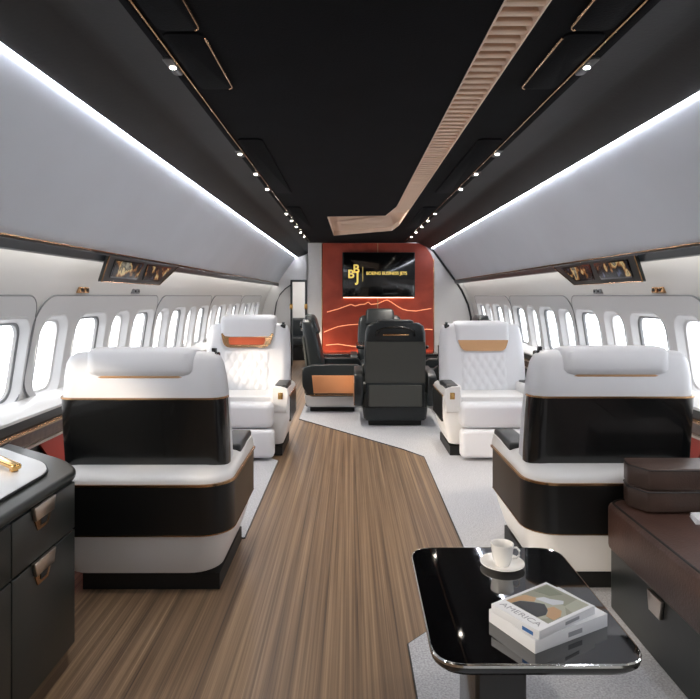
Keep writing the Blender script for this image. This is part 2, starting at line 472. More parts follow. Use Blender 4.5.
for x_ in (-1.245, -.965):
    bm = bmesh.new(); rbox(bm, (x_-.03, YB-.05, 1.08), (x_+.03, YB-.03, 1.18), .008); tube(bm, [(x_, YB-.05, 1.13), (x_, YB-.075, 1.13)], .012)
    obj('door_handle', bm, M['gold'], dr)

# cove and valance lights
for side, nm in ((-1, 'left'), (1, 'right')):
    yend = YE-.02 if side < 0 else YW-.02
    lab = 'the %s side' % nm
    bm = strip_bm([(1.1385, 2.071), (1.1385, 2.064), (1.145, 2.062), (1.150, 2.069)], side, Y0+.02, yend, 1)
    tag(obj('cove_light', bm, M['led'], smooth=False), 'long white strip light under the dark ceiling edge on '+lab, 'strip light')
    v = thing('valance', 'slim dark bronze-edged valance rail above the windows on '+lab, 'rail', (0, 0, 0))
    bm = strip_bm([(1.495, 1.578), (1.485, 1.56), (1.492, 1.523), (1.508, 1.518), (1.525, 1.575)], side, Y0+.01, yend, 1)
    obj('rail_body', bm, M['sill_dark'], v)
    bm = strip_bm([(1.482, 1.578), (1.482, 1.571), (1.50, 1.571), (1.50, 1.578)], side, Y0+.01, yend, 1)
    obj('upper_trim', bm, M['bronze'], v)
    bm = strip_bm([(1.518, 1.535), (1.535, 1.535), (1.535, 1.555), (1.522, 1.555)], side, Y0+.02, yend, 1)
    obj('wash_light', bm, M['led_valance'], v, smooth=False)

# ------------------------------------------------------------------ side ledges
for side, nm in ((-1, 'left'), (1, 'right')):
    yend = YB-.05 if side < 0 else YW-.05
    L = thing('side_ledge', 'long %s-hand window ledge with white sill, dark band and bronze rail' % nm, 'ledge', (0, 0, 0))
    def st(name, prof, m):
        obj(name, strip_bm(prof, side, Y0+.02, yend, 1), M[m], L)
    st('sill', [(1.80, .80), (1.76, .785), (1.69, .768), (1.675, .75), (1.68, .735), (1.80, .735)], 'white_shell')
    st('dark_band', [(1.69, .735), (1.69, .69), (1.79, .69), (1.79, .735)], 'sill_dark')
    st('bronze_rail', [(1.665, .69), (1.66, .68), (1.665, .67), (1.79, .67), (1.79, .69)], 'bronze')
    st('wood_band', [(1.675, .67), (1.685, .605), (1.785, .605), (1.785, .67)], 'walnut')
    st('lower_trim', [(1.665, .605), (1.665, .592), (1.78, .592), (1.78, .605)], 'plate_metal')
    st('lower_panel', [(1.70, .592), (1.67, .02), (1.72, .02), (1.77, .592)], 'green_black')
    bm = bmesh.new()
    q = [(3.02, .585), (4.55, .585), (4.55, .12), (3.45, .12)]
    loft(bm, [[(side*(1.695 - (.585-z)*.0526), y, z) for y, z in q], [(side*(1.683 - (.585-z)*.0526), y, z) for y, z in q]])
    obj('red_panel', bm, M['red_leather'], L)

# ------------------------------------------------------------------ carpets
def carpet(poly, label):
    t = thing('carpet', label, 'carpet')
    bm = bmesh.new(); prism(bm, poly, 0, .008, r=.003, seg=2); obj('pile', bm, M['carpet'], t)
    ns = len(poly)
    bm = bmesh.new(); tube(bm, [(p[0], p[1], .003) for p in poly], .0045, 6, closed=True); obj('edge_binding', bm, M['sill_dark'], t)
carpet([(-.67, 9.2), (-.67, 6.47), (.34, 5.19), (.49, 4.95), (.475, 2.67), (.10, 2.285), (.105, .6), (1.6, .6), (1.6, 9.2)],
       'long pale grey carpet under the dining group, right seats and coffee table')
carpet([(-.70, 3.29), (-.70, 4.82), (-.85, 5.0), (-1.6, 5.0), (-1.6, 3.29)], 'pale grey carpet under the two white seats left of the aisle')

# ------------------------------------------------------------------ overhead screens
def screen_panel(side):
    nm = 'left' if side < 0 else 'right'
    t = thing('overhead_screen_panel', 'trapezoid dark bezel with two lit map screens hanging above the %s windows' % nm, 'screen')
    Ya, Yb, Yc, Yd = 3.33, 4.66, 4.34, 3.33       # top near, top far, bottom far, bottom near
    zt, zb = 1.555, 1.41
    def P(y, z, d): # inclined face
        return (side*(1.457+(zt-z)*.32+d), y, z)
    def quad(name, q, d0, d1, m, par, r=.012):
        q = round_poly(q, r, 4)
        bm = bmesh.new(); loft(bm, [[P(y, z, d0) for y, z in q], [P(y, z, d1) for y, z in q]])
        return obj(name, bm, M[m], par, smooth=False)
    quad('bezel', [(Ya, zt), (Yb, zt), (Yc, zb), (Yd, zb)], .02, 0, 'green_black', t)
    bm = bmesh.new(); tube(bm, [P(y, z, -.002) for y, z in ((Ya, zt), (Yd, zb), (Yc, zb), (Yb, zt))], .004, 6)
    obj('bronze_edge', bm, M['bronze'], t)
    for q in ([(3.42, 1.54), (3.90, 1.54), (3.86, 1.435), (3.42, 1.435)], [(3.96, 1.54), (4.5, 1.54), (4.29, 1.435), (3.96, 1.435)]):
        s_ = quad('screen', q, 0, -.004, 'screen_dark', t)
        cy = sum(p[0] for p in q)/4; cz = sum(p[1] for p in q)/4
        quad('screen_image', [(cy+(y-cy)*.93, cz+(z-cz)*.84) for y, z in q], -.004, -.0055, 'screen_pic', s_, .004)
    for yy in (3.52, 4.38):
        mt_ = M['bronze' if yy < 4 else 'gasket']
        k = thing('air_nozzle_pair', '%s twin nozzle on %s wall under %s end of overhead screens' % ('bronze' if yy < 4 else 'grey', nm, 'near' if yy < 4 else 'far'), 'nozzle', (side*wx(1.365), yy, 1.365))
        for dy in (-.035, .035):
            bm = bmesh.new(); rbox(bm, (-.018, dy-.028, -.018), (.018, dy+.028, .018), .006); nb = obj('nozzle', bm, mt_, k)
            bm = bmesh.new(); tube(bm, [(-side*.016, dy, 0), (-side*.024, dy, 0)], .009); obj('nozzle_tip', bm, M['black_soft'], nb)
screen_panel(-1); screen_panel(1)

# ------------------------------------------------------------------ ceiling fittings
SPOTS = [.55, 2.13, 3.43, 4.0, 4.56, 5.93, 6.47, 7.03, 7.65, 8.25]
ORD = ['behind the frame edge', 'nearest', 'second', 'third', 'fourth', 'fifth', 'sixth', 'seventh', 'eighth', 'ninth']
spot0 = None
for side, nm in ((-1, 'left'), (1, 'right')):
    for i, y in enumerate(SPOTS):
        if i == 0: continue
        if spot0 is None:
            spot0 = s_ = thing('ceiling_spotlight', '', 'spotlight')
            bm = bmesh.new(); prism(bm, rrect(.034, .16, .015), -.006, .0, r=.002); obj('plate', bm, M['black_panel'], s_)
            bm = bmesh.new(); lathe(bm, [(.011, -.004), (.011, -.008), (.008, -.010), (.0001, -.011)], 20); obj('lens', bm, M['lens'], s_)
        else: s_ = copy_tree(spot0)
        s_.location = (side*.735-.016, y, 2.147)
        tag(s_, '%s small lit ceiling spotlight from the camera in the %s row' % (ORD[i], nm), 'spotlight', 'ceiling spotlights along the %s track' % nm)
    tk = thing('ceiling_track', 'thin bronze track line running along the %s row of spotlights' % nm, 'track')
    bm = bmesh.new(); rbox(bm, (side*.712-.019, Y0+.05, 2.143), (side*.712-.013, 9.0, 2.152), .002); obj('bronze_strip', bm, M['bronze'], tk)
    bm = bmesh.new(); rbox(bm, (side*.735-.028, Y0+.05, 2.147), (side*.735-.004, 9.0, 2.153), .002); obj('recess_strip', bm, M['suede'], tk)
    for j, (a, b_, w) in enumerate(((1.0, 1.84, 'nearest'), (1.86, 2.36, 'second'), (3.12, 4.75, 'third'), (5.5, 7.2, 'farthest'))):
        h = thing('ceiling_hatch', '%s flush dark ceiling hatch beside the %s spotlight track' % (w, nm), 'hatch', (side*.63-.016, (a+b_)/2, 2.15), 0, 'ceiling hatches')
        bm = bmesh.new(); prism(bm, rrect(.13, b_-a, .03), -.008, .002, r=.003, seg=2); obj('lid', bm, M['suede'], h)
        bm = bmesh.new(); hl = (b_-a)/2
        if w in ('nearest', 'second'):
            tube(bm, [(-side*.066, -hl+.03, -.007), (-side*.066, hl-.03, -.007), (-side*.062, hl-.015, -.007), (-side*.05, hl-.004, -.007)], .0035, 6)
            obj('bronze_edge', bm, M['bronze'], h)
        else: bm.free()
# recessed angled light trough
T = thing('ceiling_light_trough', 'bronze louvred light trough turning a corner on the black ceiling', 'ceiling light', (0, 0, 0))
def inset(poly, d_):
    out = []
    for i, p in enumerate(poly):
        a = Vector(poly[i-1])-Vector(p); b_ = Vector(poly[(i+1) % len(poly)])-Vector(p)
        a.normalize(); b_.normalize(); n1 = Vector((a.y, -a.x)); n2 = Vector((-b_.y, b_.x))
        d = (n1+n2)/(1+n1.dot(n2)); out.append((p[0]+d.x*d_, p[1]+d.y*d_))
    return out
o1, i1 = inset(TROUGH, -.002), inset(TROUGH, .003)
bm = bmesh.new()
loft(bm, [[(p[0], p[1], z) for p in q] for q, z in ((o1, 2.149), (o1, 2.145), (i1, 2.145), (inset(TROUGH, .001), 2.152), (inset(TROUGH, .001), 2.199))], False, True)
obj('frame', bm, M['slat'], T, smooth=False)
bm = bmesh.new(); y = Y0+.13; P_ = .062
while y < 5.95:
    x0 = .309 if y < 5.5 else .309-(y-5.5)*.10
    x1 = .424+(y-Y0)*.0023
    rr = [(y+dy, z) for dy, z in ((.030, 2.198), (.012, 2.178), (.001, 2.164), (.001, 2.160), (.006, 2.156), (.014, 2.155), (.022, 2.157), (.027, 2.161), (.038, 2.198))]
    loft(bm, [[(x0, yy, z) for yy, z in rr], [(x1, yy, z) for yy, z in rr]], True, True)
    y += P_
obj('louvre_slats', bm, M['slat'], T)
bm = bmesh.new()
v = [bm.verts.new(p) for p in ((-.32, 7.0, 2.19), (.30, 6.35, 2.19), (.40, 7.2, 2.185), (.05, 7.45, 2.19), (.2, 6.95, 2.156))]
for f in ((0, 1, 4), (1, 2, 4), (2, 3, 4), (3, 0, 4)): bm.faces.new([v[i] for i in f])
obj('wedge', bm, M['slat'], T, smooth=False)
bm = bmesh.new()
x1 = .421
loft(bm, [[(x1+(y-Y0)*.0023+dx, y, z) for dx, z in ((0, 2.155), (.003, 2.155), (.003, 2.163), (0, 2.163))] for y in (5.75, 6.85)])
obj('edge_light', bm, M['trough_led'], T, smooth=False)

# ------------------------------------------------------------------ white club seat
def seat_ring(z, tall=0):
    """backrest section at height z: half width, front y, rear y"""
    K = [(.42, .375, .03, .285), (.56, .378, .06, .295), (.70, .378, .095, .315), (.86, .375, .13, .335), (.96, .367, .155, .34), (1.02, .358, .175, .336), (1.05, .345, .19, .328), (1.068, .315, .21, .312)]
    for i in range(len(K)-1):
        if z <= K[i+1][0] or i == len(K)-2:
            t = (z-K[i][0])/(K[i+1][0]-K[i][0]); t = max(0, min(1, t))
            return [K[i][j]*(1-t)+K[i+1][j]*t for j in (1, 2, 3)]
def ring_pts(z, grow=0, r=.07, k=5):
    hw, y0, y1 = seat_ring(z)
    return [(p[0], (y0+y1)/2+p[1], z) for p in rrect(2*hw+2*grow, y1-y0+2*grow, r+grow, k)]
def plan(inset=0, front=-.28, hw=.415, rear=.42, rr=.13, fr=.05, k=8):
    hw -= inset; rear -= inset; front += inset
    pts = []
    for cx, cy, r, a0 in ((hw-rr, rear-rr, rr, 0), (-hw+rr, rear-rr, rr, PI/2), (-hw+fr, front+fr, fr, PI), (hw-fr, front+fr, fr, 1.5*PI)):
        for i in range(k+1):
            a = a0+PI/2*i/k; pts.append((cx+r*math.cos(a), cy+r*math.sin(a)))
    return pts
def upath(front=-.27, hw=.415, rear=.42, rr=.13, k=8):
    pts = [(hw, front), (hw, front*.5), (hw, 0)]
    for cx, a0 in ((hw-rr, 0), (-hw+rr, PI/2)):
        for i in range(k+1):
            a = a0+PI/2*i/k; pts.append((cx+rr*math.cos(a), rear-rr+rr*math.sin(a)))
    pts += [(-hw, 0), (-hw, front*.5), (-hw, front)]
    return pts
def club_seat(label, group, raised, loc, rz):
    ais = -1 if loc[0]*math.cos(rz) > 0 else 1      # local side of the aisle
    t = thing('club_seat', label, 'seat', loc, rz, group)
    # plinth
    bm = bmesh.new()
    loft(bm, [[(sx*.31+ais*.045, y, z) for sx, y in ((-1, .32+dy), (1, .32+dy), (1, -.235), (-1, -.235))] for z, dy in ((0, 0), (.072, 0))])
    rbox(bm, (-.25, -.22, .06), (.25, .27, .14), .01)
    obj('plinth', bm, M['black_soft'], t, smooth=False)
    # tub
    bm = bmesh.new()
    loft(bm, [[(p[0], p[1], z) for p in plan(i)] for i, z in ((.075, .085), (.06, .092), (.045, .13), (.018, .22), (.006, .28), (.0, .31), (.0, .49), (.01, .50))])
    obj('tub', bm, M['white_shell'], t)
    # dark wrap panel and bronze lines
    pth = upath(-.225); nr = normals2(pth, 1)
    bm = bmesh.new(); sweep(bm, pth, [(-.007, .285), (-.007, .495), (.004, .495), (.004, .285)], nr); obj('wrap_panel', bm, M['black_panel'], t)
    pth2 = upath(-.262); nr2 = normals2(pth2, 1)
    bm = bmesh.new(); sweep(bm, pth2, [(-.010, .495), (-.010, .505), (.006, .505), (.006, .495)], nr2)
    sweep(bm, pth, [(-.009, .280), (-.009, .285), (.006, .285), (.006, .280)], nr); obj('bronze_trim', bm, M['bronze'], t)
    # rim and arms
    pth = upath(-.275); nr = normals2(pth, 1)
    sec = [(0, .503), (.002, .518), (.010, .532), (.03, .545), (.07, .555), (.13, .560), (.142, .555), (.146, .54), (.146, .36), (.02, .36), (.008, .45)]
    bm = bmesh.new()
    rings = []
    for i, (p, q) in enumerate(zip(pth, nr)):
        up = max(0, min(1, (.12-p[1])/.2))
        rings.append([(p[0]+q[0]*d, p[1]+q[1]*d, z+(.028*up if z > .52 else 0)) for d, z in sec])
    def shrink(rg, dy, s):
        cx = sum(p[0] for p in rg)/len(rg); cz = sum(p[2] for p in rg)/len(rg)
        return [(cx+(p[0]-cx)*s, p[1]-dy, cz+(p[2]-cz)*s) for p in rg]
    rings = [shrink(rings[0], .022, .86), shrink(rings[0], .015, .95)]+rings+[shrink(rings[-1], .015, .95), shrink(rings[-1], .022, .86)]
    loft(bm, rings)
    obj('rim', bm, M['white_shell'], t)
    for s in (-1, 1):
        a = s*.345
        bm = bmesh.new(); rbox(bm, (a-.056, -.29, .54), (a+.056, .05, .590), .016); obj('arm_pad', bm, M['pad'], t)
        bm = bmesh.new(); rbox(bm, (a-.02, -.302, .475), (a+.02, -.29, .53), .004); obj('control_plate', bm, M['gold'], t)
    # cushions
    bm = bmesh.new(); rbox(bm, (-.292, -.40, .255), (.292, .10, .455), .042, 5)
    o = obj('seat_cushion', bm, M['white_leather'], t)
    bm = bmesh.new(); rbox(bm, (-.295, -.425, .022), (.305, -.30, .25), .035, 4)
    obj('leg_rest', bm, M['white_leather'], t)
    # back
    zs = [.42, .5, .58, .66, .74, .82, .9, .96, 1.0, 1.02, 1.04, 1.05, 1.06, 1.068]
    bm = bmesh.new(); loft(bm, [ring_pts(z) for z in zs]+[[(p[0]*.8, p[1]*.5+.13, 1.073) for p in ring_pts(1.068)]])
    back = obj('backrest', bm, M['white_leather'], t)
    # dark shell on the rear of the back: points of the ring with y beyond the middle
    def partial(z, g):
        hw, y0, y1 = seat_ring(z); ym = y0+(y1-y0)*.62
        R_ = ring_pts(z, g); a = [p for p in R_ if p[1] >= ym]
        a.sort(key=lambda p: math.atan2(p[1]-ym+.02, p[0]))
        return [(a[0][0], ym, z)]+a+[(a[-1][0], ym, z)]
    zz = [.525, .62, .70, .78, .862]
    bm = bmesh.new()
    A = [partial(z, .006) for z in zz]; B = [partial(z, -.006) for z in zz]
    loft(bm, A, False, False, closed=False); loft(bm, B, False, False, closed=False)
    for q in (0, -1):
        loft(bm, [A[q], B[q]], False, False, closed=False)
    bmesh.ops.remove_doubles(bm, verts=bm.verts, dist=1e-5)
    obj('back_panel', bm, M['black_gloss'], t)
    bm = bmesh.new()
    loft(bm, [partial(.862, .002), partial(.862, .010), partial(.870, .010), partial(.870, .002)], False, False, closed=False)
    obj('back_trim', bm, M['bronze'], t)
    # quilted insert
    bm = bmesh.new(); nx, nz = 41, 41; G = []
    for j in range(nz):
        z = .475+(.85-.475)*j/(nz-1); row = []
        hw, y0, y1 = seat_ring(z)
        for i in range(nx):
            x_ = -.21+.42*i/(nx-1)
            u, w_ = x_/.075, z/.13
            g = abs(math.sin(PI*(u+w_)/1.0))*abs(math.sin(PI*(u-w_)/1.0))
            ed = min(1, min(i, nx-1-i, j, nz-1-j)/3)
            row.append(bm.verts.new((x_, y0+.004-ed*(.006+.007*g**.6), z)))
        G.append(row)
    for j in range(nz-1):
        for i in range(nx-1): bm.faces.new((G[j][i], G[j][i+1], G[j+1][i+1], G[j+1][i]))
    bmesh.ops.recalc_face_normals(bm, faces=bm.faces)
    obj('quilted_insert', bm, M['white_leather'], back)
    # headrest saddle
    up = .055 if raised else 0
    bm = bmesh.new(); rings = []
    for z, hw, g in ((.920, .19, -.02), (.924, .222, -.005), (.935, .24, .008), (.95, .246, .014), (1.02, .246, .016), (1.06, .245, .014), (1.078, .24, .0), (1.088, .22, -.02), (1.092, .17, -.05)):
        b0 = seat_ring(min(z, 1.0)); y0, y1 = b0[1]-.012-g, b0[2]+.004+g
        rings.append([(p[0], (y0+y1)/2+p[1], z+up+(p[1]*.42 if z < 1.0 else p[1]*.1)) for p in rrect(2*hw, y1-y0, .05, 5)])
    loft(bm, rings)
    hr = obj('headrest', bm, M['white_leather'], t)
    bm = bmesh.new(); tube(bm, [(p[0]*1.005, p[1]*1.0, p[2]-.002) for p in rings[1]], .0055, 6, closed=True)
    obj('piping', bm, M['tan'], hr)
    if raised:
        bm = bmesh.new()
        q = [(-.235, .99), (.235, .99), (.20, .865), (-.20, .865)]
        qq = round_poly(q, [.01, .01, .07, .07], 6)
        f = lambda z: seat_ring(min(z, 1.0))[1]
        loft(bm, [[(x_, f(z)-.03, z) for x_, z in qq], [(x_, f(z)+.02, z) for x_, z in qq]])
        hf = obj('headrest_cradle', bm, M['bronze'], t)
        bm = bmesh.new()
        q = [(-.165, .955), (.165, .955), (.155, .892), (-.155, .892)]; qq = round_poly(q, .02, 4)
        loft(bm, [[(x_, f(z)-.036, z) for x_, z in qq], [(x_, f(z), z) for x_, z in qq]])
        obj('cradle_lining', bm, M['orange'], hf)
    else:
        bm = bmesh.new(); f = lambda z: seat_ring(min(z, 1.0))[1]
        q = [(-.225, .93), (.225, .93), (.19, .836), (-.19, .836)]; qq = round_poly(q, [.01, .01, .05, .05], 6)
        loft(bm, [[(x_, f(z)-.022, z) for x_, z in qq], [(x_, f(z)+.02, z) for x_, z in qq]])
        obj('headrest_trim', bm, M['tan'], t)
    # harness guide at the inner shoulder
    s = -1 if loc[0] < 0 else 1
    if abs(rz) < .1: s = s
    bm = bmesh.new(); hx = -.31 if (loc[0]*math.cos(rz) > 0) else .31
    rbox(bm, (hx-.022, .19, 1.03), (hx+.022, .27, 1.065), .008); tube(bm, [(hx, .23, 1.06), (hx, .23, 1.085)], .013)
    obj('harness_guide', bm, M['black_gloss'], t)
    return t
CZ = .008
club_seat('white club seat seen from behind beside the left cabinet, glossy black back panel', 'white club seats', False, (-1.068, 3.04, .001), PI)
club_seat('white club seat seen from behind, partly hidden by the brown leather cases', 'white club seats', False, (1.076, 3.04, CZ), PI)
club_seat('white club seat facing the camera with raised headrest over orange lining', 'white club seats', True, (-1.037, 5.21, CZ), 0)
club_seat('white club seat facing the camera with tan band under its lowered headrest', 'white club seats', False, (1.062, 5.21, CZ), 0)

# ------------------------------------------------------------------ black dining chairs
def black_chair(skirt='white_shell'):
    t = thing('dining_chair', '', 'chair')
    bm = bmesh.new(); rbox(bm, (-.27, -.24, 0), (.27, .27, .06), .008); obj('plinth', bm, M['black_soft'], t)
    bm = bmesh.new()
    loft(bm, [[(p[0], p[1], z) for p in plan(i, -.30, .33, .33, .05, .05, 4)] for i, z in ((.03, .055), (.01, .075), (0, .16), (0, .19))])
    obj('skirt', bm, M[skirt], t)
    bm = bmesh.new(); rbox(bm, (-.325, -.30, .185), (.325, .31, .34), .02); obj('seat_frame', bm, M['green_black'], t)
    bm = bmesh.new(); rbox(bm, (-.28, -.33, .30), (.28, .15, .45), .045, 4); obj('seat_cushion', bm, M['black_leather'], t)
    for s in (-1, 1):
        bm = bmesh.new()
        poly = [(-.31, .19), (.27, .19), (.35, .30), (.35, .52), (.20, .55), (-.28, .55), (-.33, .50)]
        tt = Matrix(((0, 0, 1, s*.37), (1, 0, 0, 0), (0, 1, 0, 0), (0, 0, 0, 1)))
        prism(bm, round_poly(poly, .05, 4), -.045, .045, r=.014, mtx=tt)
        a = obj('armrest', bm, M['black_leather'], t)
        bm = bmesh.new(); tt2 = Matrix(((0, 0, 1, s*.415), (1, 0, 0, 0), (0, 1, 0, 0), (0, 0, 0, 1)))
        prism(bm, [(-.27, .23), (.22, .23), (.24, .43), (-.27, .43)], -.006, .006, r=.003, mtx=tt2)
        obj('side_panel', bm, M['copper_panel'], a)
        bm = bmesh.new(); rbox(bm, (min(s*.41, s*.42), -.30, .205), (max(s*.41, s*.42), .28, .215), .002); obj('bronze_line', bm, M['bronze'], a)
    # back
    bm = bmesh.new()
    loft(bm, [[(p[0], yc+p[1], z) for p in rrect(2*hw, th, .045, 4)] for z, hw, yc, th in ((.40, .295, .20, .17), (.55, .31, .215, .17), (.75, .315, .25, .16), (.95, .305, .29, .14), (1.02, .285, .305, .12), (1.05, .24, .31, .09))])
    b_ = obj('backrest', bm, M['black_leather'], t)
    bm = bmesh.new(); hh = [(.44, .305, .292), (.86, .295, .342)]
    loft(bm, [[(-hw, y_, z), (hw, y_, z), (hw, y_+.02, z), (-hw, y_+.02, z)] for z, hw, y_ in hh]); obj('back_panel', bm, M['grey_leather'], b_)
    bm = bmesh.new(); rbox(bm, (-.27, .305, .20), (.27, .335, .42), .012); obj('lower_panel', bm, M['grey_leather'], t)
    bm = bmesh.new(); rbox(bm, (-.30, .25, .06), (.30, .32, .44), .012); obj('rear_frame', bm, M['black_leather'], t)
    bm = bmesh.new(); loft(bm, [[(p[0], yc+p[1], z) for p in rrect(2*hw, th, .04, 4)] for z, hw, yc, th in ((.88, .18, .23, .10), (.90, .2, .235, .13), (1.05, .2, .28, .13), (1.09, .18, .29, .10), (1.10, .15, .29, .06))])
    h = obj('headrest', bm, M['black_leather'], t)
    bm = bmesh.new(); tube(bm, [(-.19, .37, .92), (-.185, .385, .97), (-.12, .392, 1.0), (0, .395, 1.01), (.12, .392, 1.0), (.185, .385, .97), (.19, .37, .92)], .010, 8)
    obj('grab_rail', bm, M['black_gloss'], t)
    bm = bmesh.new(); rbox(bm, (-.13, .365, .925), (.13, .385, .94), .004); obj('rear_handle', bm, M['bronze'], t)
    return t
ch = black_chair()
ch_dark = black_chair('black_leather')
chairs = [('black leather dining chair with its back to the camera, centre of the group', (.337, 6.40, CZ), PI),
          ('black leather dining chair turned sideways left of the table, copper side panel showing', (-.31, 7.15, CZ), PI/2),
          ('black leather dining chair at the far side of the table, right below the screen', (.30, 8.20, CZ), 0),
          ('black leather dining chair peeking out behind the white seat right of the table', (1.13, 7.05, CZ), -PI/2)]
for i, (lb, loc, rz) in enumerate(chairs):
    o = (ch_dark, ch)[i] if i < 2 else copy_tree(ch)
    o.location = loc; o.rotation_euler = (0, 0, rz)
    tag(o, lb, 'chair', 'black dining chairs')
    for hd in o.children:
        if hd.name.startswith('headrest'): hd.location.z += (-.018, 0, .045, 0)[i]
dt = thing('dining_table', 'dark glossy dining table in the middle of the black chairs', 'table', (.38, 7.35, CZ))
bm = bmesh.new(); prism(bm, rrect(.86, .66, .1), .70, .735, r=.008); obj('tabletop', bm, M['black_gloss'], dt)
bm = bmesh.new(); rbox(bm, (-.11, -.11, .01), (.11, .11, .70), .03); obj('pedestal', bm, M['black_soft'], dt)
bm = bmesh.new(); prism(bm, rrect(.4, .36, .08), 0, .02, r=.005); obj('foot', bm, M['black_soft'], dt)
cd = thing('console', 'low black console along the foot of the red wall', 'console', (.33, 9.02, CZ))
bm = bmesh.new(); rbox(bm, (-.86, -.2, 0), (.84, .2, .43), .012); obj('body', bm, M['black_leather'], cd)
bm = bmesh.new(); rbox(bm, (-.88, -.22, .43), (.86, .21, .47), .01); obj('top', bm, M['black_gloss'], cd)
bm = bmesh.new(); rbox(bm, (-.86, -.212, .36), (.84, -.2, .385), .003); obj('groove_trim', bm, M['gasket'], cd)
bm = bmesh.new(); rbox(bm, (-.84, .212, .445), (.82, .218, .466), .001); obj('uplight', bm, M['uplight'], cd)
# seat glimpsed through the far doorway
ls = thing('bench_seat', 'black upholstered bench glimpsed through the far left doorway', 'bench', (-1.2, 12.65, 0))
bm = bmesh.new(); rbox(bm, (-.4, -.35, .28), (.42, .35, .48), .05, 4); obj('seat', bm, M['black_leather'], ls)
bm = bmesh.new(); rbox(bm, (-.4, .2, .4), (.42, .38, .86), .05, 4); obj('backrest', bm, M['black_leather'], ls)
bm = bmesh.new(); rbox(bm, (-.34, -.25, 0), (.36, .3, .30), .02); obj('base', bm, M['black_soft'], ls)

# ------------------------------------------------------------------ television
tv = thing('television', 'flat black wall television with gold emblem and lettering on the red wall', 'television', (.318, YW-.03, 1.655))
bm = bmesh.new(); rbox(bm, (-.557, -.06, -.345), (.557, -.02, .345), .008); obj('casing', bm, M['black_soft'], tv)
bm = bmesh.new(); rbox(bm, (-.545, -.064, -.333), (.545, -.058, .333), .002); scr = obj('screen', bm, M['screen_dark'], tv)
bm = bmesh.new(); rbox(bm, (-.2, -.022, -.15), (.2, 0, .15), .004); obj('wall_bracket', bm, M['black_soft'], tv)
bm = bmesh.new(); rbox(bm, (-.54, -.028, -.353), (.54, -.012, -.343), .002); obj('backlight', bm, M['tv_led'], tv)
face = Matrix(((1, 0, 0, 0), (0, 0, -1, -.066), (0, 1, 0, 0), (0, 0, 0, 1)))
def tvt(name, body, size, x_, z_, xs=1): return text_mesh(name, body, size, M['gold_logo'], scr, Matrix.Translation((x_, 0, z_)) @ face, xs=xs, bold=size*.022)
tvt('logo_letter', 'B', .18, -.345, .085, 1.0); tvt('logo_letter', 'B', .18, -.425, .005, 1.0); tvt('logo_letter', 'J', .22, -.325, -.035, .9)
bm = bmesh.new(); rbox(bm, (-.247, -.0675, -.10), (-.242, -.065, .12), 0); obj('logo_rule', bm, M['gold_logo'], scr, smooth=False)
tvt('logo_text', 'BOEING BUSINESS JETS', .068, .12, .02, .90)

# ------------------------------------------------------------------ left cabinet
cab = thing('credenza', 'dark green-black drawer cabinet with white tray inlay in the left foreground', 'cabinet', (0, 0, 0))
zt = .70
poly = [(-1.112, -.6), (-1.112, 2.19), (-1.22, 2.32), (-1.60, 2.59), (-1.60, -.6)]
body = [(-1.126, -.6), (-1.126, 2.185), (-1.228, 2.31), (-1.595, 2.57), (-1.595, -.6)]
bm = bmesh.new(); prism(bm, round_poly(body, [.002, .05, .07, .02, .002], 5), .075, .665, r=.003); obj('body', bm, M['green_black'], cab)
bm = bmesh.new(); prism(bm, round_poly(poly, [.002, .06, .07, .02, .002], 5), .665, zt, r=.014, seg=4); obj('worktop', bm, M['green_black'], cab)
bm = bmesh.new(); prism(bm, [(-1.22, -.6), (-1.22, 2.10), (-1.30, 2.21), (-1.58, 2.42), (-1.58, -.6)], 0, .08); obj('toe_kick', bm, M['black_soft'], cab, smooth=False)
def handle(par, x_, y_, z_, w, h, slot=True):
    """trapezoid pull on a face looking along x; x_ face position, sign of facing = towards the aisle"""
    s = 1 if x_ < 0 else -1
    tt = Matrix(((0, 0, s, x_), (1, 0, 0, y_), (0, 1, 0, z_), (0, 0, 0, 1)))
    bm = bmesh.new()
    prism(bm, [(-w/2, h/2), (w/2, h/2), (w/2-.012, -h*.05 if slot else -h/2), (-w/2+.012, -h*.05 if slot else -h/2)], 0, .014, r=.003, seg=2, mtx=tt)
    hd = obj('handle', bm, M['plate_metal'], par)
    if not slot: return
    bm = bmesh.new(); prism(bm, [(-w/2+.012, h*.05), (w/2-.012, h*.05), (w/2-.035, -h/2), (-w/2+.035, -h/2)], 0, .004, mtx=tt)
    obj('handle_recess', bm, M['bronze'], hd, smooth=False)
    bm = bmesh.new(); prism(bm, [(-w/2+.05, -h*.02), (w/2-.03, -h*.02), (w/2-.05, -h*.36), (-w/2+.05, -h*.36)], 0.002, .006, mtx=tt)
    obj('finger_slot', bm, M['black_soft'], hd, smooth=False)
for y0, y1 in ((.95, 1.762), (1.768, 2.17)):
    for z0, z1 in ((.494, .660), (.08, .488)):
        bm = bmesh.new(); rbox(bm, (-1.133, y0, z0), (-1.117, y1, z1), .003)
        d = obj('drawer', bm, M['green_black'], cab)
        zc = .626 if z0 > .3 else .452
        handle(d, -1.117, (y0+y1)/2-.03, zc, .135, .082)
tray = thing('tray', 'white inset stone tray on the left cabinet top', 'tray', (0, 0, zt))
tp = round_poly([(-1.19, .6), (-1.19, 2.12), (-1.255, 2.23), (-1.57, 2.47), (-1.57, .6)], [.03, .05, .05, .04, .03], 5)
bm = bmesh.new(); prism(bm, tp, 0, .012, r=.004, seg=2)
obj('slab', bm, M['stone_tray'], tray)
bm = bmesh.new(); tube(bm, [(p[0], p[1], .005) for p in tp], .005, 6, closed=True); obj('shadow_gap', bm, M['black_soft'], tray)
gm = Matrix.Translation((-1.385, 2.18, .012)) @ Matrix.Rotation(math.radians(-39.5), 4, 'Z')
bm = bmesh.new(); rbox(bm, (-.13, -.016, .010), (.13, .016, .03), .007, 3, gm)
